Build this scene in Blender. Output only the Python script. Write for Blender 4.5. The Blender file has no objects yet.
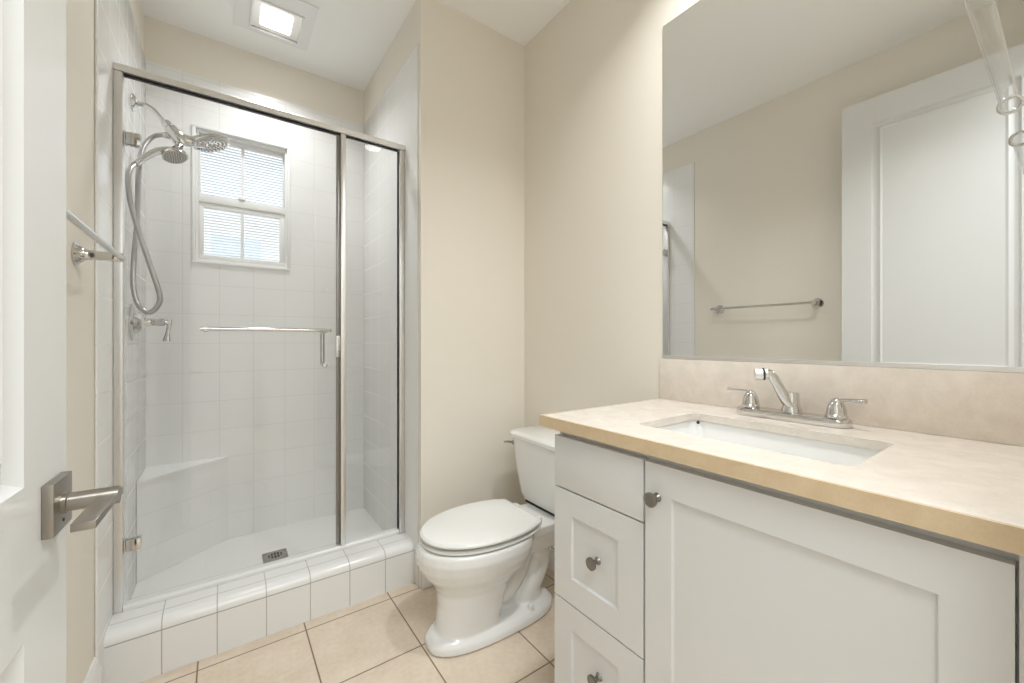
import bpy, bmesh, math, random
from mathutils import Vector, Matrix
random.seed(7)
sc = bpy.context.scene
COL = sc.collection

# ------------------------------------------------------------------ camera, world, lights, exposure
FPX = 404.76
cam_d = bpy.data.cameras.new('camera')
cam_d.sensor_width = 36.0
cam_d.lens = FPX / 1024 * 36.0
cam_d.shift_y = -0.9 / 1024
cam_d.clip_start = 0.02
cam = bpy.data.objects.new('camera', cam_d)
COL.objects.link(cam)
cam.location = (0, 0, 1.13)
cam.rotation_euler = (math.radians(90), 0, math.radians(-35.467))
sc.camera = cam

world = bpy.data.worlds.new('sky')
sc.world = world
world.use_nodes = True
bg = world.node_tree.nodes['Background']
bg.inputs[0].default_value = (0.88, 0.94, 1.0, 1)
bg.inputs[1].default_value = 2.1

def area(name, loc, rot, sx, sy, power, color=(1, 1, 1), shape='RECTANGLE', spread=math.pi):
    l = bpy.data.lights.new(name, 'AREA')
    l.shape = shape; l.size = sx; l.size_y = sy; l.energy = power; l.color = color; l.spread = spread
    o = bpy.data.objects.new(name, l); COL.objects.link(o)
    o.location = loc; o.rotation_euler = rot
    return o
area('downlight_lamp', (1.0, 0.512, 2.700), (0, 0, 0), 0.12, 0.12, 9.8, (0.97, 0.99, 1), 'DISK', math.radians(128))
area('shower_lamp', (0.213, 2.308, 2.690), (0, 0, 0), 0.13, 0.13, 4.8, (0.96, 0.985, 1), 'RECTANGLE', math.radians(125))
area('hall_fill_light', (0.2, -0.58, 2.70), (0, 0, 0), 1.2, 0.6, 40, (0.89, 0.955, 1))  # added fill light for the room, set in the unseen hallway

sc.cycles.max_bounces = 16
sc.cycles.diffuse_bounces = 8
sc.cycles.transparent_max_bounces = 24
vs = sc.view_settings
vs.view_transform = 'Standard'
vs.look = 'None'
vs.gamma = 1.0
vs.use_curve_mapping = False
vs.exposure = 0.05

# ------------------------------------------------------------------ materials
def srgb(r, g, b):
    f = lambda c: (c / 255 / 12.92) if c / 255 <= 0.04045 else ((c / 255 + 0.055) / 1.055) ** 2.4
    return (f(r), f(g), f(b), 1)

def mat(name, col, rough=0.5, metal=0.0, coat=0.0, ior=1.5, spec=0.5):
    m = bpy.data.materials.new(name); m.use_nodes = True
    b = m.node_tree.nodes['Principled BSDF']
    b.inputs['Base Color'].default_value = col
    b.inputs['Roughness'].default_value = rough
    b.inputs['Metallic'].default_value = metal
    b.inputs['IOR'].default_value = ior
    b.inputs['Specular IOR Level'].default_value = spec
    b.inputs['Coat Weight'].default_value = coat
    b.inputs['Coat Roughness'].default_value = 0.05
    return m

def N(m, t, **kw):
    n = m.node_tree.nodes.new(t)
    for k, v in kw.items(): setattr(n, k, v)
    return n
def bsdf(m): return m.node_tree.nodes['Principled BSDF']
def LK(m, a, b): m.node_tree.links.new(a, b)
def mth(m, op, a, b=None, c=None):
    n = N(m, 'ShaderNodeMath', operation=op)
    for i, q in enumerate((a, b, c)):
        if q is None: continue
        if isinstance(q, (int, float)): n.inputs[i].default_value = q
        else: LK(m, q, n.inputs[i])
    return n.outputs[0]

def noise_bump(m, scale, strength, dist=0.001, detail=2):
    g = N(m, 'ShaderNodeNewGeometry')
    nz = N(m, 'ShaderNodeTexNoise'); nz.inputs['Scale'].default_value = scale; nz.inputs['Detail'].default_value = detail
    LK(m, g.outputs['Position'], nz.inputs['Vector'])
    bp = N(m, 'ShaderNodeBump'); bp.inputs['Strength'].default_value = strength; bp.inputs['Distance'].default_value = dist
    LK(m, nz.outputs['Fac'], bp.inputs['Height']); LK(m, bp.outputs['Normal'], bsdf(m).inputs['Normal'])

def grid_mask(m, axes, size, offs, width):
    """1 on the joints of a square tiling in world space, 0 on the tiles"""
    g = N(m, 'ShaderNodeNewGeometry'); s = N(m, 'ShaderNodeSeparateXYZ')
    LK(m, g.outputs['Position'], s.inputs[0])
    d = None
    for a, o in zip(axes, offs):
        q = mth(m, 'PINGPONG', mth(m, 'ADD', s.outputs['XYZ'.index(a)], -o + size * 200), size / 2)
        d = q if d is None else mth(m, 'MINIMUM', d, q)
    mr = N(m, 'ShaderNodeMapRange'); mr.interpolation_type = 'SMOOTHSTEP'
    LK(m, d, mr.inputs['Value'])
    mr.inputs['From Min'].default_value = width * 0.35; mr.inputs['From Max'].default_value = width
    mr.inputs['To Min'].default_value = 1; mr.inputs['To Max'].default_value = 0
    return mr.outputs[0], g

def tile_mat(name, axes, size, offs, width=0.0022, base=(232, 232, 231), grout=(214, 213, 209), rough=0.17):
    m = mat(name, srgb(*base), rough)
    k, g = grid_mask(m, axes, size, offs, width)
    mx = N(m, 'ShaderNodeMix', data_type='RGBA')
    LK(m, k, mx.inputs[0]); mx.inputs[6].default_value = srgb(*base); mx.inputs[7].default_value = srgb(*grout)
    LK(m, mx.outputs[2], bsdf(m).inputs['Base Color'])
    LK(m, mth(m, 'MULTIPLY_ADD', k, 0.5, rough), bsdf(m).inputs['Roughness'])
    nz = N(m, 'ShaderNodeTexNoise'); nz.inputs['Scale'].default_value = 9; nz.inputs['Detail'].default_value = 1
    LK(m, g.outputs['Position'], nz.inputs['Vector'])
    h = mth(m, 'MULTIPLY_ADD', nz.outputs['Fac'], 0.12, mth(m, 'MULTIPLY', k, -1.0))
    bp = N(m, 'ShaderNodeBump'); bp.inputs['Strength'].default_value = 0.15; bp.inputs['Distance'].default_value = 0.0015
    LK(m, h, bp.inputs['Height']); LK(m, bp.outputs['Normal'], bsdf(m).inputs['Normal'])
    return m

TS = 0.1522                                        # 6 inch wall tile
M = {}
M['paint'] = mat('beige_paint', srgb(229, 223, 212), 0.6, spec=0.3); noise_bump(M['paint'], 160, 0.12, 0.001)
M['ceiling'] = mat('ceiling_paint', srgb(242, 242, 240), 0.8, spec=0.2); noise_bump(M['ceiling'], 120, 0.1)
M['tile_x'] = tile_mat('white_tile_facing_room', 'XZ', TS, (0.1345, 0.0505))
M['tile_y'] = tile_mat('white_tile_side', 'YZ', TS, (2.6479, 0.0505))
M['tile_curb'] = tile_mat('white_tile_curb', 'XZ', TS, (0.1334, 0.1503), grout=(180, 178, 171), width=0.0026)
M['tile_curb_top'] = tile_mat('white_tile_curb_top', 'XY', TS, (0.1334, 1.8632), grout=(180, 178, 171), width=0.0026)
M['tile_bench'] = tile_mat('white_tile_bench', 'Z', TS, (0.0505,))
M['tile_plain'] = mat('white_glazed_tile', srgb(232, 232, 231), 0.12)
M['pan'] = mat('white_shower_pan', srgb(226, 226, 223), 0.35); noise_bump(M['pan'], 25, 0.1)
M['white_paint'] = mat('white_door_paint', srgb(214, 214, 212), 0.28)
M['trim'] = mat('white_trim_paint', srgb(228, 228, 226), 0.3)
M['cabinet'] = mat('white_cabinet_paint', srgb(215, 215, 214), 0.38)
M['cab_in'] = mat('shadowed_cabinet_box', srgb(176, 172, 164), 0.6)
M['porcelain'] = mat('white_porcelain', srgb(232, 232, 230), 0.12, coat=0.4)
M['seat'] = mat('white_seat_plastic', srgb(230, 230, 227), 0.25)
M['vinyl'] = mat('white_vinyl', srgb(232, 232, 231), 0.35)
M['slat'] = mat('white_blind_slat', srgb(222, 226, 231), 0.5)
M['chrome'] = mat('chrome', (0.64, 0.63, 0.62, 1), 0.07, 1.0)
M['satin'] = mat('satin_chrome', (0.80, 0.79, 0.775, 1), 0.38, 1.0)
M['nickel'] = mat('brushed_nickel', srgb(160, 154, 146), 0.3, 1.0)
M['hose'] = mat('steel_hose', (0.45, 0.45, 0.44, 1), 0.3, 1.0)
M['pewter'] = mat('dark_pewter', srgb(140, 137, 132), 0.3, 1.0)
M['black'] = mat('black_rubber', srgb(30, 30, 30), 0.6)
M['mirror'] = mat('mirror_silver', (0.86, 0.87, 0.87, 1), 0.0, 1.0)
M['glow'] = mat('lamp_lens', (1, 1, 1, 1), 0.5)
bsdf(M['glow']).inputs['Emission Color'].default_value = (1, 0.97, 0.93, 1)
bsdf(M['glow']).inputs['Emission Strength'].default_value = 6.0
M['house'] = mat('neighbour_stucco', srgb(236, 230, 218), 0.8)
M['house_win'] = mat('neighbour_window_glass', srgb(196, 204, 212), 0.15)

# thin clear glass: transparent with a Fresnel reflection
m = bpy.data.materials.new('clear_glass'); m.use_nodes = True
nt = m.node_tree; nt.nodes.clear()
out = nt.nodes.new('ShaderNodeOutputMaterial'); mx = nt.nodes.new('ShaderNodeMixShader')
tr = nt.nodes.new('ShaderNodeBsdfTransparent'); tr.inputs[0].default_value = (0.988, 0.99, 0.988, 1)
gl = nt.nodes.new('ShaderNodeBsdfGlossy'); gl.inputs['Roughness'].default_value = 0.0
lw = nt.nodes.new('ShaderNodeLayerWeight'); lw.inputs['Blend'].default_value = 0.5
pw = nt.nodes.new('ShaderNodeMath'); pw.operation = 'POWER'; pw.inputs[1].default_value = 5.0
fm = nt.nodes.new('ShaderNodeMath'); fm.operation = 'MULTIPLY_ADD'; fm.inputs[1].default_value = 0.80; fm.inputs[2].default_value = 0.042
nt.links.new(lw.outputs['Facing'], pw.inputs[0]); nt.links.new(pw.outputs[0], fm.inputs[0]); nt.links.new(fm.outputs[0], mx.inputs[0])
nt.links.new(tr.outputs[0], mx.inputs[1]); nt.links.new(gl.outputs[0], mx.inputs[2])
nt.links.new(mx.outputs[0], out.inputs[0])
M['glass'] = m
m = mat('solid_glass_rod', (0.97, 0.98, 0.98, 1), 0.02, ior=1.46)
bsdf(m).inputs['Transmission Weight'].default_value = 1.0
M['rod'] = m

# floor: beige stone-look tiles
m = mat('beige_floor_tile', srgb(214, 192, 168), 0.35); M['floor'] = m
k, g = grid_mask(m, 'XY', 0.3355, (0.262, 1.752), 0.0036)
n1 = N(m, 'ShaderNodeTexNoise'); n1.inputs['Scale'].default_value = 7; n1.inputs['Detail'].default_value = 6; n1.inputs['Roughness'].default_value = 0.65
n2 = N(m, 'ShaderNodeTexNoise'); n2.inputs['Scale'].default_value = 55; n2.inputs['Detail'].default_value = 3
LK(m, g.outputs['Position'], n1.inputs['Vector']); LK(m, g.outputs['Position'], n2.inputs['Vector'])
cr = N(m, 'ShaderNodeValToRGB')
cr.color_ramp.elements[0].position = 0.3; cr.color_ramp.elements[0].color = srgb(207, 189, 168)
cr.color_ramp.elements[1].position = 0.72; cr.color_ramp.elements[1].color = srgb(227, 214, 198)
LK(m, mth(m, 'MULTIPLY_ADD', n2.outputs['Fac'], 0.35, mth(m, 'MULTIPLY', n1.outputs['Fac'], 0.66)), cr.inputs['Fac'])
mx = N(m, 'ShaderNodeMix', data_type='RGBA'); LK(m, k, mx.inputs[0]); LK(m, cr.outputs['Color'], mx.inputs[6])
mx.inputs[7].default_value = srgb(128, 106, 84)
LK(m, mx.outputs[2], bsdf(m).inputs['Base Color'])
bp = N(m, 'ShaderNodeBump'); bp.inputs['Strength'].default_value = 0.3; bp.inputs['Distance'].default_value = 0.002
LK(m, mth(m, 'MULTIPLY_ADD', n2.outputs['Fac'], 0.2, mth(m, 'MULTIPLY', k, -1.0)), bp.inputs['Height']); LK(m, bp.outputs['Normal'], bsdf(m).inputs['Normal'])

# quartz counter
def quartz(name, c0, c1):
  m = mat(name, srgb(*c0), 0.14, coat=0.3)
  g = N(m, 'ShaderNodeNewGeometry')
  n1 = N(m, 'ShaderNodeTexNoise'); n1.inputs['Scale'].default_value = 22; n1.inputs['Detail'].default_value = 6; n1.inputs['Distortion'].default_value = 0.7
  n2 = N(m, 'ShaderNodeTexNoise'); n2.inputs['Scale'].default_value = 240; n2.inputs['Detail'].default_value = 2
  for q in (n1, n2): LK(m, g.outputs['Position'], q.inputs['Vector'])
  cr = N(m, 'ShaderNodeValToRGB')
  cr.color_ramp.elements[0].position = 0.32; cr.color_ramp.elements[0].color = srgb(*c0)
  cr.color_ramp.elements[1].position = 0.7; cr.color_ramp.elements[1].color = srgb(*c1)
  LK(m, mth(m, 'MULTIPLY_ADD', n2.outputs['Fac'], 0.3, mth(m, 'MULTIPLY', n1.outputs['Fac'], 0.7)), cr.inputs['Fac'])
  LK(m, cr.outputs['Color'], bsdf(m).inputs['Base Color'])
  return m
M['quartz'] = quartz('beige_quartz', (216, 206, 195), (230, 222, 212))
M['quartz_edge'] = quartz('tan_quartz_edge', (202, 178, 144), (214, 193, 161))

# ------------------------------------------------------------------ mesh helpers
def obj(name, bm, material, parent=None, bevel=0.0, seg=2, angle=35):
    if bevel > 0:
        es = [e for e in bm.edges if len(e.link_faces) == 2 and e.calc_face_angle(0) > math.radians(30)]
        bmesh.ops.bevel(bm, geom=es, offset=bevel, segments=seg, profile=0.5, affect='EDGES', clamp_overlap=True)
    bmesh.ops.recalc_face_normals(bm, faces=bm.faces)
    me = bpy.data.meshes.new(name)
    bm.to_mesh(me); bm.free()
    for p in me.polygons: p.use_smooth = True
    me.set_sharp_from_angle(angle=math.radians(angle))
    me.materials.append(material)
    o = bpy.data.objects.new(name, me); COL.objects.link(o)
    if parent is not None: o.parent = parent
    return o

def box(bm, x0, x1, y0, y1, z0, z1, rot=None):
    c = Vector(((x0 + x1) / 2, (y0 + y1) / 2, (z0 + z1) / 2))
    mt = Matrix.Translation(c) @ (rot if rot else Matrix.Identity(4)) @ Matrix.Diagonal((x1 - x0, y1 - y0, z1 - z0, 1))
    return bmesh.ops.create_cube(bm, size=1.0, matrix=mt)['verts']

def bx(*a, rot=None):
    bm = bmesh.new(); box(bm, *a, rot=rot); return bm

def frame_to(d):
    d = Vector(d).normalized()
    return d.to_track_quat('Z', 'Y').to_matrix().to_4x4()

def lathe(bm, origin, axis, prof, n=32):
    """prof: list of (radius, distance along axis); r=0 closes"""
    R = frame_to(axis); o = Vector(origin); rings = []
    for r, h in prof:
        if r <= 1e-6: rings.append([bm.verts.new(o + (R @ Vector((0, 0, h))))])
        else: rings.append([bm.verts.new(o + (R @ Vector((r * math.cos(2 * math.pi * i / n), r * math.sin(2 * math.pi * i / n), h)))) for i in range(n)])
    for a, b in zip(rings, rings[1:]):
        for i in range(n):
            j = (i + 1) % n
            if len(a) == 1 and len(b) == 1: continue
            if len(a) == 1: bm.faces.new((a[0], b[i], b[j]))
            elif len(b) == 1: bm.faces.new((a[i], b[0], a[j]))
            else: bm.faces.new((a[i], b[i], b[j], a[j]))
    for rg, flip in ((rings[0], True), (rings[-1], False)):
        if len(rg) > 1: bm.faces.new(list(reversed(rg)) if flip else rg)

def crom(pts, k=8):
    P = [Vector(p) for p in pts]; P = [2 * P[0] - P[1]] + P + [2 * P[-1] - P[-2]]; res = []
    for i in range(1, len(P) - 2):
        a, b, c, d = P[i - 1:i + 3]
        for s in range(k):
            t = s / k
            res.append(0.5 * ((2 * b) + (c - a) * t + (2 * a - 5 * b + 4 * c - d) * t * t + (3 * b - a - 3 * c + d) * t ** 3))
    res.append(P[-2]); return res

def tube(bm, pts, r, n=14, smooth=8, caps=True, flat=None):
    """sweep a circle (radius number or list per control point) along points; flat=(sx,sy) makes an oval"""
    rr = r if isinstance(r, (list, tuple)) else [r] * len(pts)
    if smooth:
        path = crom(pts, smooth); rad = [v.x for v in crom([(q, 0, 0) for q in rr], smooth)]
    else:
        path = [Vector(p) for p in pts]; rad = list(rr)
    T = [(path[min(i + 1, len(path) - 1)] - path[max(i - 1, 0)]).normalized() for i in range(len(path))]
    u = Vector((0, 0, 1)) if abs(T[0].z) < 0.9 else Vector((0, 1, 0))
    u = (u - T[0] * u.dot(T[0])).normalized(); rings = []
    for p, t, q in zip(path, T, rad):
        u = (u - t * u.dot(t)).normalized(); w = t.cross(u)
        sx, sy = flat or (1, 1)
        rings.append([bm.verts.new(p + u * (q * sx * math.cos(2 * math.pi * i / n)) + w * (q * sy * math.sin(2 * math.pi * i / n))) for i in range(n)])
    for a, b in zip(rings, rings[1:]):
        for i in range(n): bm.faces.new((a[i], a[(i + 1) % n], b[(i + 1) % n], b[i]))
    if caps: bm.faces.new(list(reversed(rings[0]))); bm.faces.new(rings[-1])

def loft(bm, rings, caps=True):
    R = [[bm.verts.new(p) for p in rg] for rg in rings]; n = len(R[0])
    for a, b in zip(R, R[1:]):
        for i in range(n): bm.faces.new((a[i], a[(i + 1) % n], b[(i + 1) % n], b[i]))
    if caps: bm.faces.new(list(reversed(R[0]))); bm.faces.new(R[-1])

def prism(bm, poly, axis, a, b):
    """polygon of 2D points extruded along an axis from a to b"""
    def P(p, t):
        return {'X': (t, p[0], p[1]), 'Y': (p[0], t, p[1]), 'Z': (p[0], p[1], t)}[axis]
    loft(bm, [[P(p, a) for p in poly], [P(p, b) for p in poly]])

def rrect(x0, x1, y0, y1, r, k=6):
    pts = []
    for cx, cy, a0 in ((x1 - r, y1 - r, 0), (x0 + r, y1 - r, 90), (x0 + r, y0 + r, 180), (x1 - r, y0 + r, 270)):
        for i in range(k + 1):
            a = math.radians(a0 + 90 * i / k); pts.append((cx + r * math.cos(a), cy + r * math.sin(a)))
    return pts

def thing(name, label, cat, loc, group=None):
    """an empty at the base of a thing; children are built in world coordinates"""
    o = bpy.data.objects.new(name, None); COL.objects.link(o)
    o.empty_display_size = 0.05; o.location = loc
    tag(o, label, cat, group); return o
def tag(o, label, cat, group=None):
    o['label'] = label; o['category'] = cat
    if group: o['group'] = group
    return o
def struct(o):
    o['kind'] = 'structure'; return o
def seat_children(root):
    """keep the parts where they were built although the empty has a position of its own"""
    for c in root.children: c.location = -Vector(root.location)

# ------------------------------------------------------------------ room dimensions (metres)
XL, XR, XP = -0.3170, 1.3214, 0.7312            # left wall, vanity wall, corner of the toilet-side wall
YW, YB, YF = 1.7397, 2.6479, 0.012              # toilet-side wall, shower back, doorway wall
ZC, ZT = 2.7186, 2.5012                         # ceiling, top of shower tile
TL, TR = -0.3100, 0.7265                        # tile faces left / right

# ------------------------------------------------------------------ structure
struct(obj('floor', bx(XL - 0.1, XR + 0.1, -0.12, YB + 0.1, -0.06, 0.0), M['floor']))
struct(obj('ceiling', bx(XL - 0.1, XR + 0.1, -0.12, YB + 0.12, ZC, ZC + 0.08), M['ceiling']))
struct(obj('wall_left', bx(XL - 0.1, XL, -0.12, YB + 0.12, 0, ZC), M['paint']))
struct(obj('wall_right', bx(XR, XR + 0.1, -0.12, YW + 0.1, 0, ZC), M['paint']))
struct(obj('wall_toilet_side', bx(XP, XR, YW, YB + 0.12, 0, ZC), M['paint']))
# back wall with the window hole, painted above, tiled below
WX0, WX1, WZ0, WZ1 = -0.118, 0.300, 1.545, 2.232
bm = bmesh.new(); box(bm, XL, XP, YB + 0.004, YB + 0.12, ZT, ZC)
struct(obj('wall_back', bm, M['paint']))
bm = bmesh.new()
box(bm, XL, XP, YB, YB + 0.12, 0, WZ0); box(bm, XL, XP, YB, YB + 0.12, WZ1, ZT)
box(bm, XL, WX0, YB, YB + 0.12, WZ0, WZ1); box(bm, WX1, XP, YB, YB + 0.12, WZ0, WZ1)
struct(obj('wall_back_tile', bm, M['tile_x']))
bm = bx(XL, TL, 1.7204, YB, 0, ZT)
struct(obj('wall_left_tile', bm, M['tile_y'], bevel=0.007, seg=4))
bm = bx(TR, XP, YW + 0.030, YB, 0, ZT)
struct(obj('wall_right_tile', bm, M['tile_y'], bevel=0.0055, seg=4))
struct(obj('floor_shower', bx(TL, TR, 1.985, YB, 0.0, 0.0666), M['pan']))
# doorway wall behind the camera
bm = bmesh.new(); box(bm, 0.66, XR, -0.12, YF, 0, ZC); box(bm, XL, 0.66, -0.12, YF, 2.44, ZC); box(bm, XL, -0.22, -0.12, YF, 0, 2.44)
struct(obj('wall_rear', bm, M['paint']))
# unseen hallway behind the camera, added to carry fill light and block the sky
bm = bmesh.new(); box(bm, -1.3, 1.7, -2.3, -2.2, 0, ZC); struct(obj('wall_added_hall_end', bm, M['ceiling']))
struct(obj('wall_added_hall_left', bx(-1.4, -1.3, -2.3, -0.12, 0, ZC), M['ceiling']))
struct(obj('wall_added_hall_right', bx(1.7, 1.8, -2.3, -0.12, 0, ZC), M['ceiling']))
bm = bmesh.new(); box(bm, -1.3, XL - 0.1, -0.12, -0.02, 0, ZC); struct(obj('wall_added_hall_near_left', bm, M['ceiling']))
bm = bmesh.new(); box(bm, XR + 0.1, 1.7, -0.12, -0.02, 0, ZC); struct(obj('wall_added_hall_near_right', bm, M['ceiling']))
struct(obj('ceiling_added_hall', bx(-1.4, 1.8, -2.3, -0.121, ZC, ZC + 0.08), M['ceiling']))
struct(obj('floor_added_hall', bx(-1.4, 1.8, -2.3, -0.121, -0.06, 0.0), M['floor']))
# baseboards
def base_prof(h, t): return [(0, 0), (t, 0), (t, h - 0.035), (t * 0.72, h - 0.02), (t * 0.55, h - 0.008), (t * 0.3, h), (0, h)]
bm = bmesh.new(); prism(bm, [(XL + a, b) for a, b in base_prof(0.180, 0.016)], 'Y', 0.78, 1.716)
struct(obj('baseboard_left', bm, M['trim']))
bm = bx(XP + 0.002, XR, YW - 0.012, YW, 0, 0.112)
struct(obj('baseboard_toilet_side', bm, M['tile_plain'], bevel=0.004, seg=3))
struct(obj('baseboard_right', bx(XR - 0.012, XR, 0.90, YW - 0.012, 0, 0.112), M['tile_plain'], bevel=0.004, seg=3))

# ------------------------------------------------------------------ shower curb
curb = thing('shower_curb', 'low white tiled curb across the front of the shower', 'curb', (0.21, 1.80, 0))
obj('face', bx(TL, TR, 1.8042, 1.985, 0, 0.150), M['tile_curb'], curb)
arc = [(1.8038 + 0.034 - 0.034 * math.cos(math.radians(a)), 0.1525 + 0.034 * math.sin(math.radians(a))) for a in range(0, 91, 10)]
bm = bmesh.new(); prism(bm, [(1.861, 0.1515), (1.8038, 0.1515)] + arc + [(1.861, 0.1877)], 'X', TL, TR)
obj('bullnose_cap', bm, M['tile_curb'], curb)
obj('top_strip', bx(TL, TR, 1.8622, 1.985, 0.151, 0.1874), M['tile_curb_top'], curb)
seat_children(curb)

# ------------------------------------------------------------------ corner bench
bench = thing('shower_bench', 'white tiled corner bench inside the shower under the window', 'bench', (-0.2, 2.55, 0.0666))
tri = [(TL + 0.0005, 2.395), (0.0176, YB - 0.0005), (TL + 0.0005, YB - 0.0005)]
bm = bmesh.new(); prism(bm, tri, 'Z', 0.067, 0.495); obj('riser', bm, M['tile_bench'], bench)
tri2 = [(TL + 0.0005, 2.390), (0.0236, YB - 0.0005), (TL + 0.0005, YB - 0.0005)]
bm = bmesh.new(); prism(bm, tri2, 'Z', 0.495, 0.5115); obj('seat_slab', bm, M['tile_plain'], bench, bevel=0.004)
seat_children(bench)

# ------------------------------------------------------------------ window and blind
win = struct(bpy.data.objects.new('window_1', None)); COL.objects.link(win)
tag(win, 'small white hung window high in the shower back wall', 'window')
bm = bmesh.new()
def ring(bm, x0, x1, z0, z1, w, y0, y1):
    box(bm, x0, x1, y0, y1, z1 - w, z1); box(bm, x0, x1, y0, y1, z0, z0 + w)
    box(bm, x0, x0 + w, y0, y1, z0 + w, z1 - w); box(bm, x1 - w, x1, y0, y1, z0 + w, z1 - w)
ring(bm, -0.1323, 0.3126, 1.531, 2.246, 0.0145, YB - 0.008, YB + 0.010)
obj('window_frame', bm, M['vinyl'], win, bevel=0.002)
bm = bmesh.new(); ring(bm, WX0 + 0.0005, WX1 - 0.0005, 1.5455, 2.2315, 0.012, YB + 0.011, YB + 0.1)
obj('window_jamb', bm, M['vinyl'], win)
bm = bmesh.new(); box(bm, -0.105, 0.287, YB + 0.046, YB + 0.07, 2.196, 2.2195); box(bm, -0.105, -0.098, YB + 0.046, YB + 0.07, 1.89, 2.196); box(bm, 0.280, 0.287, YB + 0.046, YB + 0.07, 1.89, 2.196)
obj('upper_sash', bm, M['vinyl'], win, bevel=0.0015)
bm = bmesh.new()
box(bm, -0.105, 0.287, YB + 0.012, YB + 0.040, 1.856, 1.895); box(bm, -0.105, 0.287, YB + 0.018, YB + 0.040, 1.830, 1.856)
box(bm, -0.105, 0.287, YB + 0.012, YB + 0.040, 1.5575, 1.580); box(bm, -0.105, -0.084, YB + 0.012, YB + 0.040, 1.58, 1.830); box(bm, 0.262, 0.287, YB + 0.012, YB + 0.040, 1.58, 1.830)
obj('lower_sash', bm, M['vinyl'], win, bevel=0.0015)
bm = bmesh.new(); box(bm, 0.080, 0.0945, YB + 0.050, YB + 0.062, 1.895, 2.196); obj('muntin', bm, M['vinyl'], win)
bm = bmesh.new(); box(bm, 0.0765, 0.091, YB + 0.020, YB + 0.034, 1.58, 1.830); obj('muntin', bm, M['vinyl'], win)
bm = bmesh.new(); box(bm, 0.052, 0.112, YB + 0.014, YB + 0.038, 1.896, 1.901); lathe(bm, (0.082, YB + 0.026, 1.901), (0, 0, 1), [(0.022, 0), (0.020, 0.008), (0.010, 0.011), (0, 0.011)], 24); obj('sash_lock', bm, M['vinyl'], win)
obj('glass_pane', bx(-0.098, 0.280, YB + 0.063, YB + 0.066, 1.896, 2.196), M['glass'], win)
obj('glass_pane', bx(-0.084, 0.262, YB + 0.035, YB + 0.038, 1.581, 1.830), M['glass'], win)

blind = thing('window_blind', 'white mini blind with thin open slats behind the window panes', 'blind', (0.09, YB + 0.09, 1.5575))
bm = bmesh.new(); z = 1.568
R = Matrix.Rotation(math.radians(-16), 4, 'X')
while z < 2.205:
    box(bm, -0.104, 0.286, YB + 0.0775, YB + 0.0945, z - 0.0004, z + 0.0004, rot=R); z += 0.0152
obj('slats', bm, M['slat'], blind)
obj('head_rail', bx(-0.105, 0.287, YB + 0.076, YB + 0.098, 2.206, 2.219), M['slat'], blind)
obj('bottom_rail', bx(-0.105, 0.287, YB + 0.078, YB + 0.096, 1.5575, 1.5635), M['slat'], blind)
seat_children(blind)

# house next door
nh = struct(obj('wall_outside', bx(-3, 4, 6.0, 6.2, -0.5, 2.72), M['house']))
f = obj('window_frame', bx(-0.16, 0.42, 5.97, 6.02, 0.9, 2.42), M['vinyl'], nh)
obj('window_pane', bx(-0.12, 0.38, 5.955, 5.969, 0.94, 2.38), M['house_win'], f)

# ------------------------------------------------------------------ shower enclosure
YG = 1.9257
enc = thing('shower_enclosure', 'framed glass shower door and side panel standing on the tiled curb', 'shower door', (0.21, 1.95, 0.1877))
bm = bmesh.new(); prism(bm, [(YG, 2.064), (YG, 2.086), (YG + 0.006, 2.0915), (YG + 0.040, 2.0915), (YG + 0.046, 2.086), (YG + 0.046, 2.064)], 'X', TL + 0.0005, TR - 0.0005)
obj('header', bm, M['satin'], enc)
obj('jamb', bx(TL + 0.0005, -0.2850, YG + 0.001, YG + 0.042, 0.1885, 2.0635), M['satin'], enc, bevel=0.003)
obj('jamb', bx(0.7000, TR - 0.0005, YG + 0.001, YG + 0.042, 0.1885, 2.0635), M['satin'], enc, bevel=0.003)
obj('post', bx(0.4290, 0.4510, YG + 0.001, YG + 0.040, 0.2060, 2.0635), M['satin'], enc, bevel=0.0025)
bm = bmesh.new(); prism(bm, [(YG, 0.1885), (YG, 0.200), (YG + 0.006, 0.206), (YG + 0.036, 0.206), (YG + 0.042, 0.200), (YG + 0.042, 0.1885)], 'X', -0.2845, 0.6980)
obj('bottom_track', bm, M['trim'], enc)
obj('fixed_panel', bx(0.4515, 0.6960, YG + 0.018, YG + 0.024, 0.2065, 2.058), M['glass'], enc)
obj('gasket', bx(0.6960, 0.6984, YG + 0.014, YG + 0.028, 0.207, 2.058), M['black'], enc)
obj('gasket', bx(0.4515, 0.6960, YG + 0.015, YG + 0.027, 2.0585, 2.0635), M['black'], enc)
obj('gasket', bx(-0.2845, 0.4285, YG + 0.014, YG + 0.028, 2.0575, 2.0635), M['black'], enc)
door = obj('door_panel', bx(-0.2800, 0.4130, YG + 0.018, YG + 0.026, 0.216, 2.056), M['glass'], enc)
obj('door_seal', bx(0.4132, 0.4285, YG + 0.014, YG + 0.030, 0.212, 2.057), M['pewter'], door, bevel=0.001)
obj('door_sweep', bx(-0.2800, 0.4130, YG + 0.016, YG + 0.028, 0.2070, 0.2155), M['glass'], door)
obj('strike_plate', bx(0.4105, 0.4280, YG + 0.006, YG + 0.0135, 1.055, 1.152), M['chrome'], door, bevel=0.001)
for zc in (1.841, 0.410):
    bm = bmesh.new(); box(bm, -0.2840, -0.2790, YG + 0.004, YG + 0.040, zc - 0.021, zc + 0.021)
    box(bm, -0.2780, -0.2400, YG + 0.006, YG + 0.0175, zc - 0.020, zc + 0.020); box(bm, -0.2780, -0.2400, YG + 0.0265, YG + 0.038, zc - 0.020, zc + 0.020); box(bm, -0.2805, -0.2775, YG + 0.010, YG + 0.034, zc - 0.014, zc + 0.014)
    obj('hinge', bm, M['chrome'], door, bevel=0.001)
yb = YG - 0.055
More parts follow.
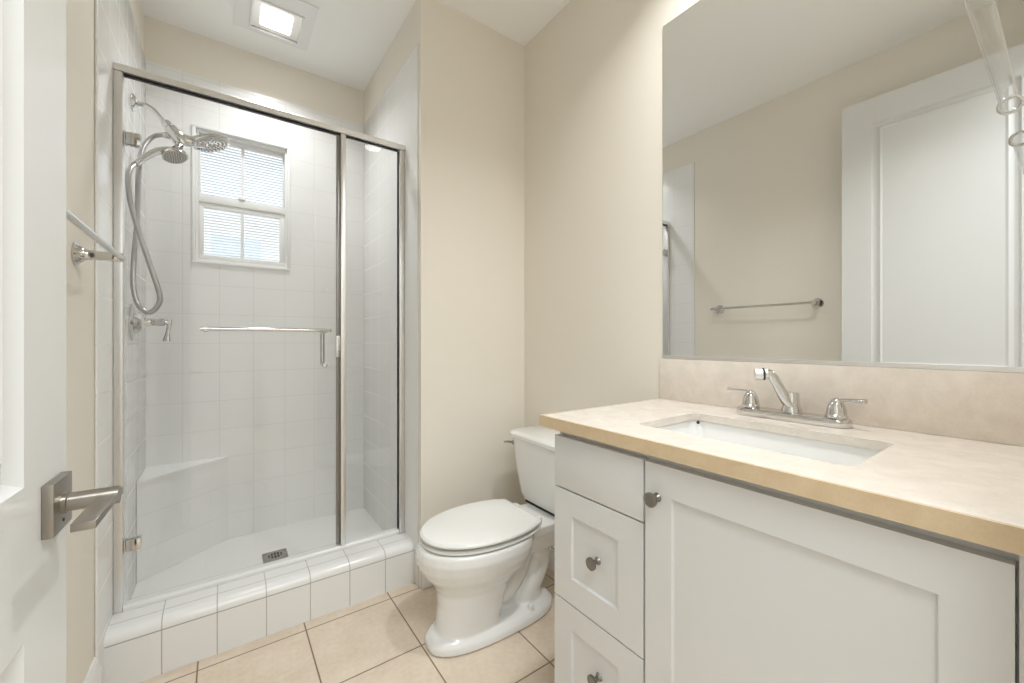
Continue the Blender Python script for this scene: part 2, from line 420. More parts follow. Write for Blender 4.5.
bm = bmesh.new(); tube(bm, [(-0.070, yb, 1.174), (0.378, yb, 1.174)], 0.0075, 16, 0)
for xx in (-0.055, 0.366): lathe(bm, (xx, yb + 0.0, 1.174), (0, 1, 0), [(0.0075, -0.006), (0.0085, 0), (0.0085, 0.060), (0.012, 0.062), (0.012, 0.0725)], 20)
obj('towel_bar', bm, M['chrome'], door)
yh = YG + 0.075
bm = bmesh.new(); tube(bm, [(0.366, YG + 0.027, 1.174), (0.366, yh - 0.012, 1.174), (0.366, yh - 0.003, 1.170), (0.366, yh, 1.158), (0.366, yh, 1.037), (0.366, yh - 0.003, 1.025), (0.366, yh - 0.012, 1.021), (0.366, YG + 0.027, 1.021)], 0.0100, 16, 4)
lathe(bm, (0.366, YG + 0.0175, 1.021), (0, -1, 0), [(0.012, 0), (0.012, 0.006), (0.009, 0.016), (0, 0.017)], 20)
obj('pull_handle', bm, M['chrome'], door)
seat_children(enc)

# ------------------------------------------------------------------ shower head set
sh = thing('shower_set', 'chrome twin shower head with hand spray and looped hose on the left tiled wall', 'shower head', (TL, 2.28, 2.118))
bm = bmesh.new(); lathe(bm, (TL, 2.28, 2.118), (1, 0, 0), [(0.034, 0.0005), (0.034, 0.004), (0.026, 0.012), (0.014, 0.018), (0, 0.018)]); obj('wall_flange', bm, M['chrome'], sh)
bm = bmesh.new(); tube(bm, [(-0.2945, 2.28, 2.118), (-0.265, 2.28, 2.119), (-0.241, 2.28, 2.106), (-0.220, 2.28, 2.083), (-0.200, 2.28, 2.060)], 0.0095, 16); obj('shower_arm', bm, M['chrome'], sh)
bm = bmesh.new()
lathe(bm, (-0.207, 2.28, 2.070), (0.62, 0, -0.78), [(0.015, 0), (0.018, 0.004), (0.019, 0.024), (0.023, 0.028), (0.028, 0.060), (0.031, 0.085), (0.024, 0.104), (0, 0.108)])
tube(bm, [(-0.160, 2.28, 2.010), (-0.115, 2.28, 2.010), (-0.075, 2.28, 2.022)], [0.028, 0.022, 0.030], 16)
lathe(bm, (-0.182, 2.28, 2.012), (-1, 0, 0), [(0.013, 0), (0.013, 0.022), (0.010, 0.030), (0, 0.030)], 18)
tube(bm, [(-0.160, 2.278, 1.990), (-0.158, 2.262, 1.965), (-0.166, 2.243, 1.944)], [0.018, 0.016, 0.017], 16)
obj('diverter_body', bm, M['chrome'], sh)
nrm = Vector((0.34, -0.10, -0.92)).normalized(); ctr = Vector((-0.048, 2.28, 2.028))
bm = bmesh.new(); lathe(bm, ctr, nrm, [(0.016, -0.026), (0.040, -0.016), (0.068, -0.002), (0.074, 0.006), (0.074, 0.012), (0.069, 0.015), (0, 0.015)], 40)
fh = obj('rain_head', bm, M['chrome'], sh)
def nozzles(c, nrm, rad, off):
    bm = bmesh.new(); F = frame_to(nrm)
    for rr, cnt in ((0.18, 6), (0.42, 12), (0.66, 18), (0.88, 24)):
        for i in range(cnt):
            a = 2 * math.pi * (i + rr) / cnt
            p = c + F @ Vector((rad * rr * math.cos(a), rad * rr * math.sin(a), off))
            lathe(bm, p, nrm, [(0.0042 * rad / 0.07, 0), (0.003 * rad / 0.07, 0.003), (0, 0.003)], 8)
    return bm
obj('spray_face', nozzles(ctr, nrm, 0.066, 0.0149), M['nickel'], fh)
n2v = Vector((0.28, -0.28, -0.90)).normalized(); c2 = Vector((-0.170, 2.235, 1.918))
hs = bmesh.new(); lathe(hs, c2, n2v, [(0.014, -0.024), (0.034, -0.014), (0.045, 0.000), (0.046, 0.008), (0.042, 0.011), (0, 0.011)], 36)
tube(hs, [(-0.180, 2.236, 1.935), (-0.216, 2.215, 1.917), (-0.243, 2.19, 1.885), (-0.267, 2.16, 1.846), (-0.281, 2.13, 1.814)], [0.017, 0.014, 0.0135, 0.0125, 0.0115], 16)
hs = obj('hand_spray', hs, M['chrome'], sh)
obj('spray_face', nozzles(c2, n2v, 0.040, 0.0109), M['nickel'], hs)
hp = [(-0.210, 2.28, 2.012), (-0.237, 2.28, 1.999), (-0.258, 2.26, 1.963), (-0.272, 2.23, 1.91), (-0.277, 2.2, 1.838), (-0.277, 2.17, 1.728), (-0.277, 2.15, 1.584), (-0.282, 2.12, 1.441), (-0.281, 2.10, 1.343), (-0.267, 2.09, 1.27), (-0.237, 2.08, 1.238), (-0.211, 2.08, 1.261), (-0.203, 2.08, 1.308), (-0.231, 2.08, 1.422), (-0.260, 2.08, 1.533), (-0.284, 2.08, 1.642), (-0.2925, 2.08, 1.727), (-0.291, 2.10, 1.779), (-0.282, 2.13, 1.812)]
bm = bmesh.new(); tube(bm, hp, 0.0092, 12, 8); obj('hose', bm, M['hose'], sh)
seat_children(sh)

# ------------------------------------------------------------------ shower valve
va = thing('shower_valve', 'chrome shower valve with lever handle on the left tiled wall', 'valve', (TL, 2.28, 1.206))
bm = bmesh.new(); lathe(bm, (TL, 2.28, 1.206), (1, 0, 0), [(0.076, 0.0005), (0.076, 0.005), (0.066, 0.010), (0.050, 0.013), (0.044, 0.024), (0.034, 0.034), (0, 0.034)], 40); obj('cover_plate', bm, M['chrome'], va)
bm = bmesh.new(); lathe(bm, (-0.270, 2.28, 1.208), (1, 0, 0), [(0.020, 0), (0.017, 0.012), (0.014, 0.040), (0.0165, 0.046), (0.0165, 0.062), (0.012, 0.066), (0.010, 0.080), (0, 0.084)], 28); obj('stem', bm, M['chrome'], va)
bm = bmesh.new(); tube(bm, [(-0.190, 2.28, 1.220), (-0.191, 2.276, 1.195), (-0.196, 2.272, 1.160), (-0.199, 2.270, 1.128)], [0.009, 0.0075, 0.008, 0.014], 16, flat=(0.6, 1.0)); obj('lever_handle', bm, M['chrome'], va)
seat_children(va)

# ------------------------------------------------------------------ shower drain
dr = thing('shower_drain', 'square metal drain grate in the shower floor', 'drain', (0.207, 2.305, 0.0666))
bm = bmesh.new(); prism(bm, rrect(0.154, 0.260, 2.252, 2.358, 0.006), 'Z', 0.0668, 0.0690); obj('drain_frame', bm, M['pewter'], dr)
bm = bmesh.new(); lathe(bm, (0.207, 2.305, 0.0691), (0, 0, 1), [(0.048, 0), (0.047, 0.0018), (0.040, 0.0022), (0, 0.0022)], 36); st = obj('strainer', bm, M['nickel'], dr)
bm = bmesh.new()
for i in range(-2, 3):
    hl = 0.030 - 0.004 * i * i
    for sg in (-1, 1): prism(bm, rrect(0.207 + i * 0.013 - 0.0045, 0.207 + i * 0.013 + 0.0045, 2.305 + (0.003 if sg > 0 else -hl), 2.305 + (hl if sg > 0 else -0.003), 0.003), 'Z', 0.0712, 0.0718)
obj('drain_holes', bm, M['black'], st)
seat_children(dr)

# ------------------------------------------------------------------ ceiling fan light over the shower
cl = thing('ceiling_fan_light', 'square white fan light with lit lens on the ceiling above the shower', 'ceiling light', (0.21, 2.28, ZC))
bm = bmesh.new(); ring2 = [(0.045, 0.372, 2.105, 2.452, 0.0), (0.050, 0.367, 2.110, 2.447, -0.006)]
def plate(bm, o, i, zt, zb):
    """square plate with a square hole: o,i = (x0,x1,y0,y1)"""
    box(bm, o[0], o[1], o[2], i[2], zb, zt); box(bm, o[0], o[1], i[3], o[3], zb, zt); box(bm, o[0], i[0], i[2], i[3], zb, zt); box(bm, i[1], o[1], i[2], i[3], zb, zt)
plate(bm, (0.045, 0.370, 2.105, 2.455), (0.110, 0.318, 2.205, 2.412), ZC - 0.0005, ZC - 0.008); obj('grille', bm, M['vinyl'], cl)
bm = bmesh.new(); plate(bm, (0.104, 0.325, 2.198, 2.420), (0.112, 0.317, 2.206, 2.412), ZC - 0.0005, ZC - 0.016); obj('light_frame', bm, M['vinyl'], cl, bevel=0.001)
bm = bmesh.new(); plate(bm, (0.113, 0.316, 2.207, 2.411), (0.146, 0.280, 2.240, 2.376), ZC - 0.0005, ZC - 0.006); obj('reflector', bm, M['satin'], cl)
obj('lens', bx(0.147, 0.279, 2.241, 2.375, ZC - 0.012, ZC - 0.0005), M['glow'], cl, bevel=0.004)
seat_children(cl)

# recessed downlight above the vanity (its reflection shows in the shower glass)
dl = thing('recessed_downlight', 'round recessed downlight in the ceiling above the vanity', 'ceiling light', (1.0, 0.512, ZC))
bm = bmesh.new(); lathe(bm, (1.0, 0.512, ZC - 0.0005), (0, 0, -1), [(0.090, 0), (0.088, 0.005), (0.070, 0.006), (0.066, 0.002), (0.066, 0.0)], 40); obj('trim_ring', bm, M['vinyl'], dl)
bm = bmesh.new(); lathe(bm, (1.0, 0.512, ZC - 0.0005), (0, 0, -1), [(0.064, 0), (0.064, 0.003), (0, 0.004)], 40); obj('lens', bm, M['glow'], dl)
seat_children(dl)

# ------------------------------------------------------------------ toilet
YT = 1.378
toi = thing('toilet', 'white two-piece toilet with closed lid beside the vanity', 'toilet', (XR - 0.35, YT, 0))
def W(f, s, z): return (XR - 0.003 - f, YT + s, z)      # f = forward from the wall, s = sideways
def egg(fb, fn, hw, z, n=40, nb=2.6, nf=2.1, fmax=0.42):
    """closed outline: back fb, nose fn, half width hw, widest at fmax of the length"""
    fc = fb + (fn - fb) * fmax; pts = []
    for i in range(n):
        a = 2 * math.pi * i / n; c, s = math.cos(a), math.sin(a)
        L, e = ((fn - fc), nf) if c >= 0 else ((fc - fb), nb)
        pts.append(W(fc + L * math.copysign(abs(c) ** (2 / e), c), hw * math.copysign(abs(s) ** (2 / e), s), z))
    return pts
bm = bmesh.new()
# foot
loft(bm, [egg(0.155, 0.712, 0.116, 0.001, nb=2.6, nf=2.6), egg(0.150, 0.716, 0.120, 0.010, nb=2.6, nf=2.6), egg(0.152, 0.714, 0.118, 0.030, nb=2.6, nf=2.6), egg(0.170, 0.700, 0.104, 0.046, nb=2.6, nf=2.6), egg(0.20, 0.680, 0.080, 0.054, nb=2.6, nf=2.6)])
# pedestal and bowl
loft(bm, [egg(0.430, 0.682, 0.092, 0.030, nb=3), egg(0.425, 0.676, 0.094, 0.070, nb=3), egg(0.405, 0.668, 0.098, 0.140, nb=2.8), egg(0.380, 0.672, 0.106, 0.195, nb=2.6), egg(0.345, 0.690, 0.126, 0.232), egg(0.310, 0.722, 0.152, 0.268), egg(0.292, 0.742, 0.170, 0.305), egg(0.285, 0.748, 0.178, 0.340), egg(0.285, 0.742, 0.176, 0.368), egg(0.290, 0.734, 0.170, 0.376)])
loft(bm, [egg(0.20, 0.50, 0.030, 0.04), egg(0.20, 0.50, 0.034, 0.20), egg(0.20, 0.50, 0.040, 0.34)])
# rear deck under the tank
def rr(f0, f1, hw, z, r=0.04): return [W(a, b, z) for a, b in rrect(f0, f1, -hw, hw, r)]
loft(bm, [rr(0.10, 0.36, 0.075, 0.255), rr(0.05, 0.38, 0.095, 0.300), rr(0.035, 0.38, 0.112, 0.340), rr(0.030, 0.38, 0.116, 0.372), rr(0.034, 0.38, 0.112, 0.377)])
# trapway
tube(bm, [W(0.47, 0, 0.130), W(0.40, 0, 0.125), W(0.345, 0, 0.175), W(0.29, 0, 0.262), W(0.235, 0, 0.268), W(0.205, 0, 0.205), W(0.235, 0, 0.135), W(0.275, 0, 0.090), W(0.27, 0, 0.040)], [0.05, 0.062, 0.064, 0.062, 0.060, 0.060, 0.062, 0.070, 0.072], 24, 6)
bowl = obj('bowl', bm, M['porcelain'], toi, angle=180)
rm = bowl.modifiers.new('fuse', 'REMESH'); rm.mode = 'VOXEL'; rm.voxel_size = 0.0048; rm.use_smooth_shade = True
smd = bowl.modifiers.new('soften', 'SMOOTH'); smd.iterations = 3; smd.factor = 0.5
for s in (-1, 1):
    bm = bmesh.new(); lathe(bm, W(0.305, s * 0.088, 0.046), (0, 0, 1), [(0.014, 0), (0.0135, 0.010), (0.009, 0.018), (0, 0.021)], 20); obj('bolt_cap', bm, M['porcelain'], toi)
def lidring(fb, fn, hw, hb, z, n=48):
    """egg with a straight back edge of half width hb"""
    pts = []; fc = fb + (fn - fb) * 0.42
    for i in range(n + 1):
        t = math.pi * i / n
        c, s = math.cos(t), math.sin(t)
        f = fc + (fn - fc) * math.copysign(abs(c) ** (2 / 2.1), c) if c >= 0 else fc + (fc - fb) * c
        w = hw * abs(s) ** (2 / 2.15) if c >= 0 else hb + (hw - hb) * (1 - c * c) ** 0.75
        pts.append(W(f, w, z))
    back = [(p[0], 2 * YT - p[1], p[2]) for p in reversed(pts[1:])]
    return pts + back
bm = bmesh.new(); loft(bm, [lidring(0.285, 0.724, 0.166, 0.116, 0.3795), lidring(0.281, 0.730, 0.172, 0.120, 0.383), lidring(0.281, 0.730, 0.172, 0.120, 0.388), lidring(0.285, 0.722, 0.164, 0.114, 0.3915), lidring(0.345, 0.670, 0.108, 0.085, 0.388), lidring(0.350, 0.664, 0.103, 0.082, 0.3795), lidring(0.285, 0.724, 0.166, 0.116, 0.3795)], caps=False); obj('seat', bm, M['seat'], toi)
bm = bmesh.new(); loft(bm, [lidring(0.284, 0.726, 0.172, 0.120, 0.4035), lidring(0.281, 0.732, 0.176, 0.123, 0.4065), lidring(0.281, 0.732, 0.176, 0.123, 0.412), lidring(0.287, 0.725, 0.170, 0.118, 0.4185), lidring(0.300, 0.708, 0.154, 0.106, 0.4208), lidring(0.36, 0.63, 0.09, 0.07, 0.4222)]); obj('lid', bm, M['seat'], toi)
for a in (-0.6, 0.6):
    bm = bmesh.new(); lathe(bm, W(0.686, a * 0.06, 0.391), (0, 0, 1), [(0.008, 0), (0.008, 0.0128), (0, 0.013)], 12); obj('seat_bumper', bm, M['seat'], toi)
for a in (-0.075, 0.075):
    obj('seat_hinge', bx(W(0.280, 0, 0)[0] - 0.015, W(0.262, 0, 0)[0] + 0.012, YT + a - 0.018, YT + a + 0.018, 0.3765, 0.404), M['seat'], toi, bevel=0.003)
def tk(f0, f1, hw, z, r): return [W(a, b, z) for a, b in rrect(f0, f1, -hw, hw, r, 8)]
bm = bmesh.new(); loft(bm, [tk(0.040, 0.150, 0.140, 0.385, 0.03), tk(0.022, 0.172, 0.162, 0.391, 0.04), tk(0.016, 0.182, 0.175, 0.420, 0.045), tk(0.010, 0.194, 0.193, 0.520, 0.05), tk(0.006, 0.206, 0.208, 0.650, 0.055), tk(0.006, 0.208, 0.211, 0.674, 0.055)]); tank = obj('tank', bm, M['porcelain'], toi)
bm = bmesh.new(); loft(bm, [tk(0.004, 0.212, 0.216, 0.6748, 0.055), tk(0.000, 0.219, 0.223, 0.679, 0.06), tk(0.000, 0.219, 0.223, 0.694, 0.06), tk(0.004, 0.214, 0.218, 0.7005, 0.056), tk(0.012, 0.206, 0.210, 0.7025, 0.05)]); obj('tank_lid', bm, M['porcelain'], toi)
bm = bmesh.new(); loft(bm, [tk(0.045, 0.168, 0.150, 0.3775, 0.03), tk(0.045, 0.168, 0.150, 0.386, 0.03)]); obj('tank_gasket', bm, M['black'], toi)
bm = bmesh.new(); p = W(0.175, 0.204, 0.640)
lathe(bm, p, (-0.7, 0.7, 0), [(0.013, -0.010), (0.013, 0.004), (0.010, 0.010), (0.006, 0.016), (0, 0.018)], 18)
tube(bm, [(p[0] - 0.008, p[1] + 0.010, p[2]), (p[0] - 0.026, p[1] + 0.020, p[2] + 0.003), (p[0] - 0.046, p[1] + 0.026, p[2] + 0.004)], [0.005, 0.0055, 0.004], 12); obj('flush_lever', bm, M['nickel'], toi)
seat_children(toi)

# ------------------------------------------------------------------ vanity cabinet
XF = 0.757
vc = thing('vanity_cabinet', 'white vanity cabinet with drawers and a wide shaker door under the counter', 'vanity', (1.03, 0.45, 0))
bm = bmesh.new()
box(bm, 0.7785, 1.316, 0.842, 0.8565, 0.0, 0.884); box(bm, 0.7785, 1.316, 0.0265, 0.041, 0.0, 0.884)       # ends
box(bm, 0.7785, 0.796, 0.041, 0.842, 0.855, 0.884); box(bm, 0.7785, 0.796, 0.546, 0.572, 0.10, 0.855); box(bm, 0.7785, 0.796, 0.041, 0.056, 0.1, 0.855)
box(bm, 0.7785, 0.796, 0.041, 0.842, 0.09, 0.115); box(bm, 0.84, 0.852, 0.041, 0.842, 0.0, 0.09); box(bm, 0.7785, 1.316, 0.041, 0.842, 0.115, 0.128)
for zz in (0.725, 0.422): box(bm, 0.7785, 0.796, 0.572, 0.842, zz - 0.012, zz + 0.012)
obj('cabinet_body', bm, M['cabinet'], vc)
obj('end_filler', bx(0.7605, 0.7785, 0.0135, 0.0415, 0.0, 0.884), M['cabinet'], vc)
def shaker(y0, y1, z0, z1, iy0=None, iy1=None, iz0=None, iz1=None, d=0.007):
    bm = bmesh.new(); x1 = 0.7775
    if iy0 is None: box(bm, XF, x1, y0, y1, z0, z1); return bm
    V = [bm.verts.new(p) for p in ((XF, y0, z0), (XF, y1, z0), (XF, y1, z1), (XF, y0, z1), (XF, iy0, iz0), (XF, iy1, iz0), (XF, iy1, iz1), (XF, iy0, iz1))]
    c = 0.0035
    V += [bm.verts.new(p) for p in ((XF + d, iy0 + c, iz0 + c), (XF + d, iy1 - c, iz0 + c), (XF + d, iy1 - c, iz1 - c), (XF + d, iy0 + c, iz1 - c))]
    V += [bm.verts.new(p) for p in ((x1, y0, z0), (x1, y1, z0), (x1, y1, z1), (x1, y0, z1))]
    for i in range(4):
        j = (i + 1) % 4
        bm.faces.new((V[i], V[j], V[4 + j], V[4 + i])); bm.faces.new((V[4 + i], V[4 + j], V[8 + j], V[8 + i])); bm.faces.new((V[12 + i], V[12 + j], V[j], V[i]))
    bm.faces.new((V[8], V[9], V[10], V[11])); bm.faces.new((V[15], V[14], V[13], V[12]))
    return bm
def knob(parent, y, z, x=XF):
    bm = bmesh.new(); lathe(bm, (x - 0.0002, y, z), (-1, 0, 0), [(0.010, 0), (0.009, 0.002), (0.0058, 0.006), (0.0055, 0.015), (0.012, 0.020), (0.0155, 0.023), (0.0155, 0.027), (0.013, 0.0285), (0.0115, 0.0275), (0, 0.0285)], 28)
    obj('knob', bm, M['pewter'], parent)
obj('false_front', shaker(0.5625, 0.8565, 0.7275, 0.8665), M['cabinet'], vc, bevel=0.0015)
d2 = obj('drawer', shaker(0.5625, 0.8565, 0.4245, 0.7235, 0.633, 0.791, 0.492, 0.6595), M['cabinet'], vc, bevel=0.0012)
knob(d2, 0.7015, 0.578, XF + 0.007)
d3 = obj('drawer', shaker(0.5625, 0.8565, 0.112, 0.4205, 0.633, 0.791, 0.180, 0.357), M['cabinet'], vc, bevel=0.0012)
knob(d3, 0.6970, 0.290, XF + 0.007)
vd = obj('door', shaker(0.0445, 0.5565, 0.112, 0.8655, 0.107, 0.4935, 0.180, 0.7995), M['cabinet'], vc, bevel=0.0012)
knob(vd, 0.526, 0.794)
seat_children(vc)

# ------------------------------------------------------------------ countertop with sink cut-out
ZK, ZKB = 0.9166, 0.8856
def slab_with_hole(x0, x1, y0, y1, z0, z1, hole):
    bm = bmesh.new(); n = len(hole)
    # outer ring matched point by point to the hole (ray from the hole centre to the slab edge)
    cx = sum(p[0] for p in hole) / n; cy = sum(p[1] for p in hole) / n; outer = []
    for p in hole:
        dx, dy = p[0] - cx, p[1] - cy
        t = min([((x1 if dx > 0 else x0) - cx) / dx if abs(dx) > 1e-9 else 1e9, ((y1 if dy > 0 else y0) - cy) / dy if abs(dy) > 1e-9 else 1e9])
        outer.append((cx + dx * t, cy + dy * t))
    for c in ((x0, y0), (x1, y0), (x1, y1), (x0, y1)):           # snap the nearest ring point onto each corner
        i = min(range(n), key=lambda q: (outer[q][0] - c[0]) ** 2 + (outer[q][1] - c[1]) ** 2); outer[i] = c
    O1 = [bm.verts.new((*p, z1)) for p in outer]; H1 = [bm.verts.new((*p, z1)) for p in hole]
    O0 = [bm.verts.new((*p, z0)) for p in outer]; H0 = [bm.verts.new((*p, z0)) for p in hole]
    for i in range(n):
        j = (i + 1) % n
        bm.faces.new((O1[i], O1[j], H1[j], H1[i])); bm.faces.new((O0[j], O0[i], H0[i], H0[j]))
        bm.faces.new((O0[i], O0[j], O1[j], O1[i])); bm.faces.new((H1[i], H1[j], H0[j], H0[i]))
    return bm
SX0, SX1, SY0, SY1 = 0.862, 1.135, 0.222, 0.662
ZS = ZK - 0.020
bm = slab_with_hole(0.7462, XR - 0.0005, 0.0135, 0.8924, ZS, ZK, rrect(SX0, SX1, SY0, SY1, 0.022, 8))
ct = obj('countertop', bm, M['quartz'], None, bevel=0.0012)
bm = bmesh.new(); poly = [(0.7385, 0.0135), (0.7385, 0.9001), (XR - 0.0005, 0.9001), (XR - 0.0005, 0.8926), (0.7460, 0.8926), (0.7460, 0.0135)]
prism(bm, poly, 'Z', ZKB, ZK)
obj('built_up_edge', bm, M['quartz_edge'], ct, bevel=0.0012)
tag(ct, 'beige quartz counter slab with a sink cut-out on the vanity', 'countertop')
bs = obj('backsplash', bx(1.3095, XR - 0.0005, 0.0135, 0.8995, ZK + 0.0003, 1.0644), M['quartz'], None, bevel=0.001)
tag(bs, 'beige quartz backsplash strip between counter and mirror', 'backsplash')

# ------------------------------------------------------------------ sink
sk = thing('sink', 'white rectangular undermount sink set in the beige counter', 'sink', (1.0, 0.44, 0.74))
def sr(g, z, r): return [(a, b, z) for a, b in rrect(SX0 - g, SX1 + g, SY0 - g, SY1 + g, r, 8)]
bm = bmesh.new(); zt = ZS - 0.0005
loft(bm, [sr(0.030, zt, 0.04), sr(0.006, zt, 0.03), sr(0.003, zt - 0.006, 0.03), sr(-0.003, zt - 0.06, 0.03), sr(-0.018, zt - 0.115, 0.04), sr(-0.045, zt - 0.135, 0.05), sr(-0.10, zt - 0.142, 0.03), sr(-0.095, zt - 0.152, 0.03), sr(-0.035, zt - 0.146, 0.05), sr(-0.004, zt - 0.118, 0.04), sr(0.012, zt - 0.06, 0.03), sr(0.014, zt - 0.012, 0.03), sr(0.030, zt - 0.012, 0.04)], caps=False)
R0 = sr(0.030, zt, 0.04); R1 = sr(0.030, zt - 0.012, 0.04)
loft(bm, [R1, R0], caps=False)
bmesh.ops.remove_doubles(bm, verts=bm.verts, dist=1e-5)
obj('basin', bm, M['porcelain'], sk)
bm = bmesh.new(); prism(bm, rrect(SX0 + 0.09, SX1 - 0.09, SY0 + 0.09, SY1 - 0.09, 0.03), 'Z', zt - 0.150, zt - 0.143); obj('basin_floor', bm, M['porcelain'], sk)
bm = bmesh.new(); lathe(bm, (1.0, 0.442, zt - 0.1428), (0, 0, 1), [(0.023, 0), (0.022, 0.002), (0.015, 0.002), (0.013, 0.004), (0, 0.006)], 28); obj('pop_up_drain', bm, M['chrome'], sk)
bm = bmesh.new(); lathe(bm, (SX1 - 0.010, 0.645, zt - 0.004), (-1, -0.4, 0), [(0.0045, 0), (0.0045, 0.004), (0, 0.004)], 16); obj('overflow_hole', bm, M['black'], sk)
seat_children(sk)

# ------------------------------------------------------------------ faucet
fc = thing('faucet', 'chrome two-handle faucet with angled spout on the counter behind the sink', 'faucet', (1.235, 0.452, ZK))
def pl(x0, x1, y0, y1, z, r): return [(a, b, z) for a, b in rrect(x0, x1, y0, y1, r, 8)]
bm = bmesh.new(); loft(bm, [pl(1.214, 1.270, 0.322, 0.588, ZK + 0.0004, 0.026), pl(1.212, 1.272, 0.320, 0.590, ZK + 0.005, 0.028), pl(1.214, 1.270, 0.322, 0.588, ZK + 0.018, 0.026), pl(1.220, 1.264, 0.328, 0.582, ZK + 0.0222, 0.021)]); obj('base_plate', bm, M['chrome'], fc)
zb = ZK + 0.0222
bm = bmesh.new()
lathe(bm, (1.248, 0.452, zb), (0, 0, 1), [(0.025, 0), (0.024, 0.008), (0.020, 0.016), (0.0185, 0.046), (0.016, 0.052), (0, 0.054)], 28)
SP = Vector((-0.55, 0.835, 0)); SB = Vector((1.246, 0.452, zb))
def sp(h, z): return tuple(SB + SP * h + Vector((0, 0, z)))
tube(bm, [sp(0.000, 0.016), sp(0.014, 0.036), sp(0.030, 0.068), sp(0.041, 0.090), sp(0.048, 0.098), sp(0.056, 0.100)], [0.019, 0.0175, 0.015, 0.0145, 0.0145, 0.015], 20, 8, flat=(0.85, 1.0))
obj('spout', bm, M['chrome'], fc)
ax = SP + Vector((0, 0, -0.08))
bm = bmesh.new(); lathe(bm, sp(0.0550, 0.100), ax, [(0.0145, 0), (0.0145, 0.005), (0.0165, 0.007), (0.0165, 0.030), (0.013, 0.032), (0, 0.030)], 24); ae = obj('aerator', bm, M['satin'], fc)
bm = bmesh.new(); lathe(bm, sp(0.0550, 0.100), ax, [(0.0167, 0.0075), (0.0171, 0.0095), (0.0167, 0.0125)], 24); obj('aerator_band', bm, M['black'], ae)
for yc, sgn, up in ((0.553, 1, 0.004), (0.352, -1, 0.006)):
    bm = bmesh.new(); lathe(bm, (1.242, yc, zb), (0, 0, 1), [(0.0235, 0), (0.0235, 0.006), (0.0215, 0.008), (0.0205, 0.018), (0.017, 0.032), (0.0115, 0.043), (0.004, 0.0485), (0, 0.049)], 28); h = obj('handle', bm, M['chrome'], fc)
    bm = bmesh.new(); tube(bm, [(1.242, yc, zb + 0.041), (1.238, yc + sgn * 0.018, zb + 0.045), (1.232, yc + sgn * 0.042, zb + 0.041 + up), (1.229, yc + sgn * 0.060, zb + 0.042 + up)], [0.0085, 0.006, 0.0062, 0.0085], 14, flat=(0.75, 1.0)); obj('lever', bm, M['chrome'], h)
seat_children(fc)

# ------------------------------------------------------------------ mirror
mi = thing('wall_mirror', 'large frameless mirror above the backsplash on the vanity wall', 'mirror', (XR, 0.46, 1.0665))
obj('mirror_glass', bx(1.3164, XR - 0.0008, 0.0135, 0.8913, 1.0712, 2.2862), M['mirror'], mi)
bm = bmesh.new(); prism(bm, [(1.3105, 1.0652), (1.3105, 1.0758), (1.3125, 1.0762), (1.3158, 1.0762), (1.3158, 1.0705), (XR - 0.0008, 1.0705), (XR - 0.0008, 1.0652)], 'Y', 0.0135, 0.8913); obj('bottom_channel', bm, M['satin'], mi)
seat_children(mi)

# ------------------------------------------------------------------ towel bar on the left wall
tb = thing('towel_bar', 'chrome towel bar on the beige left wall between door and shower', 'towel bar', (XL, 1.23, 1.357))
XB_ = XL + 0.088
bm = bmesh.new(); tube(bm, [(XB_, 0.912, 1.357), (XB_, 1.546, 1.357)], 0.0075, 18, 0); obj('bar', bm, M['chrome'], tb)
for yy in (0.9285, 1.524):
    bm = bmesh.new(); lathe(bm, (XL, yy, 1.357), (1, 0, 0), [(0.031, 0.0005), (0.031, 0.004), (0.026, 0.007), (0.022, 0.012), (0.016, 0.018), (0.0135, 0.026), (0.0120, 0.060), (0.0135, 0.066), (0.0135, 0.078), (0.0115, 0.084), (0.0115, 0.094), (0, 0.098)], 32); obj('post', bm, M['chrome'], tb)
seat_children(tb)

# ------------------------------------------------------------------ glass rod at the mirror's right end, on the doorway wall
gr = thing('glass_towel_bar', 'clear glass rod with a chrome end ring beside the right end of the mirror', 'towel bar', (1.0, YF, 1.574))
yr, zr = 0.0765, 1.574
bm = bmesh.new(); lathe(bm, (0.72, yr, zr), (1, 0, 0), [(0.0100, 0), (0.0122, 0), (0.0122, 0.490), (0.0100, 0.490), (0.0100, 0)], 36); obj('glass_rod', bm, M['glass'], gr)
for x0, e in ((1.203, 1), (0.712, -1)):
    bm = bmesh.new(); rings = 40; 
    Mj, mn = 0.0142, 0.0032
    for i in range(rings):
        a = 2 * math.pi * i / rings
        for j in range(12):
            b = 2 * math.pi * j / 12; r = Mj + mn * math.cos(b)
            bm.verts.new((x0 + 0.004 + mn * math.sin(b), yr + r * math.cos(a), zr + r * math.sin(a)))
    bm.verts.ensure_lookup_table()
    for i in range(rings):
        for j in range(12):
            q = [bm.verts[(i % rings) * 12 + j], bm.verts[((i + 1) % rings) * 12 + j], bm.verts[((i + 1) % rings) * 12 + (j + 1) % 12], bm.verts[(i % rings) * 12 + (j + 1) % 12]]
            bm.faces.new(q)
    rg = obj('end_ring', bm, M['chrome'], gr)
    bm = bmesh.new(); lathe(bm, (x0 + 0.004, YF, zr), (0, 1, 0), [(0.022, 0.0005), (0.022, 0.004), (0.010, 0.010), (0.007, 0.020), (0.007, yr - YF - 0.0142)], 24); obj('bracket', bm, M['chrome'], rg)
seat_children(gr)

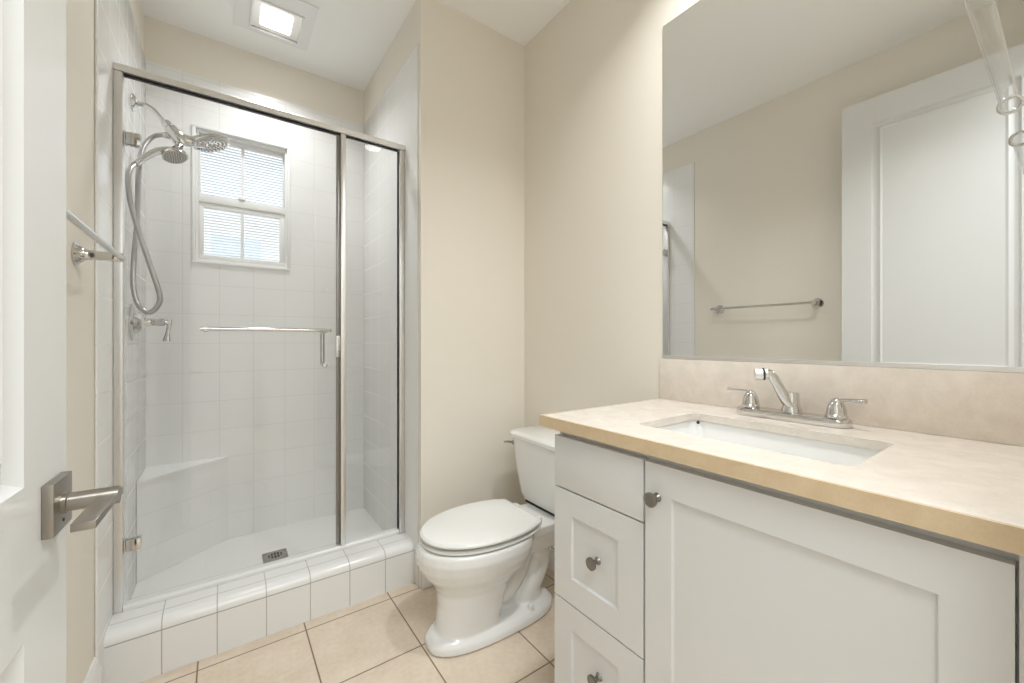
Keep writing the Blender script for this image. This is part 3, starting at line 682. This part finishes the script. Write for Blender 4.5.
# ------------------------------------------------------------------ entry door, open against the left wall
ED = struct(bpy.data.objects.new('door_1', None)); COL.objects.link(ED)
tag(ED, 'white two-panel entry door standing open against the left wall', 'door')
H = Vector((-0.190, 0.023, 0)); Fd = Vector((-0.1675, 0.769, 0)); L = (Fd - H).length
ang = math.atan2(Fd.y - H.y, Fd.x - H.x)
ED.location = H; ED.rotation_euler = (0, 0, ang)            # local x along the leaf, local -y = the face into the room
T, HT = 0.035, 2.417
bm = bmesh.new()
def dface(bm, yf, sg):
    """panelled face at local y = yf; recess goes towards sg"""
    s, pr, d = 0.124, 0.0, 0.008
    rows = [(0.012, 0.150), (0.150, 0.812), (0.812, 0.975), (0.975, 2.285), (2.285, HT)]
    def q(*p): bm.faces.new([bm.verts.new(v) for v in p])
    q((0, yf, 0.012), (s, yf, 0.012), (s, yf, HT), (0, yf, HT)); q((L - s, yf, 0.012), (L, yf, 0.012), (L, yf, HT), (L - s, yf, HT))
    for a, b in (rows[0], rows[2], rows[4]): q((s, yf, a), (L - s, yf, a), (L - s, yf, b), (s, yf, b))
    for a, b in (rows[1], rows[3]):
        steps = [(0.0, 0.0), (0.008, 0.013), (0.020, 0.013), (0.036, 0.003), (0.045, 0.007)]
        rg = [[(s + o, yf + sg * e, a + o), (L - s - o, yf + sg * e, a + o), (L - s - o, yf + sg * e, b - o), (s + o, yf + sg * e, b - o)] for o, e in steps]
        for r0, r1 in zip(rg, rg[1:]):
            for i in range(4): q(r0[i], r0[(i + 1) % 4], r1[(i + 1) % 4], r1[i])
        q(*rg[-1])
dface(bm, 0.0, 1); dface(bm, T, -1)
def q(*p): bm.faces.new([bm.verts.new(v) for v in p])
q((0, 0, 0.012), (0, T, 0.012), (0, T, HT), (0, 0, HT)); q((L, 0, 0.012), (L, T, 0.012), (L, T, HT), (L, 0, HT)); q((0, 0, 0.012), (L, 0, 0.012), (L, T, 0.012), (0, T, 0.012)); q((0, 0, HT), (L, 0, HT), (L, T, HT), (0, T, HT))
bmesh.ops.remove_doubles(bm, verts=bm.verts, dist=1e-5)
obj('door_leaf', bm, M['white_paint'], ED, angle=20)
hd = bpy.data.objects.new('door_handle', None); COL.objects.link(hd); hd.parent = ED
hd['label'] = 'satin nickel lever handle on a square plate'
lx = L - 0.050                                              # handle centre along the leaf
obj('rose', bx(lx - 0.031, lx + 0.031, -0.010, -0.0003, 0.9015, 0.9635), M['nickel'], hd, bevel=0.0006)
bm = bmesh.new(); lathe(bm, (lx, -0.0102, 0.9325), (0, -1, 0), [(0.0130, 0), (0.0130, 0.004), (0.0110, 0.005), (0.0110, 0.050), (0, 0.0505)], 28); obj('spindle', bm, M['nickel'], hd)
obj('lever', bx(lx - 0.104, lx + 0.018, -0.0605, -0.041, 0.9285, 0.9370), M['nickel'], hd, bevel=0.0006)
bm = bmesh.new(); lathe(bm, (lx, -0.0102, 0.912), (0, -1, 0), [(0.002, 0), (0.002, 0.0006), (0, 0.0006)], 10); obj('privacy_hole', bm, M['black'], hd)
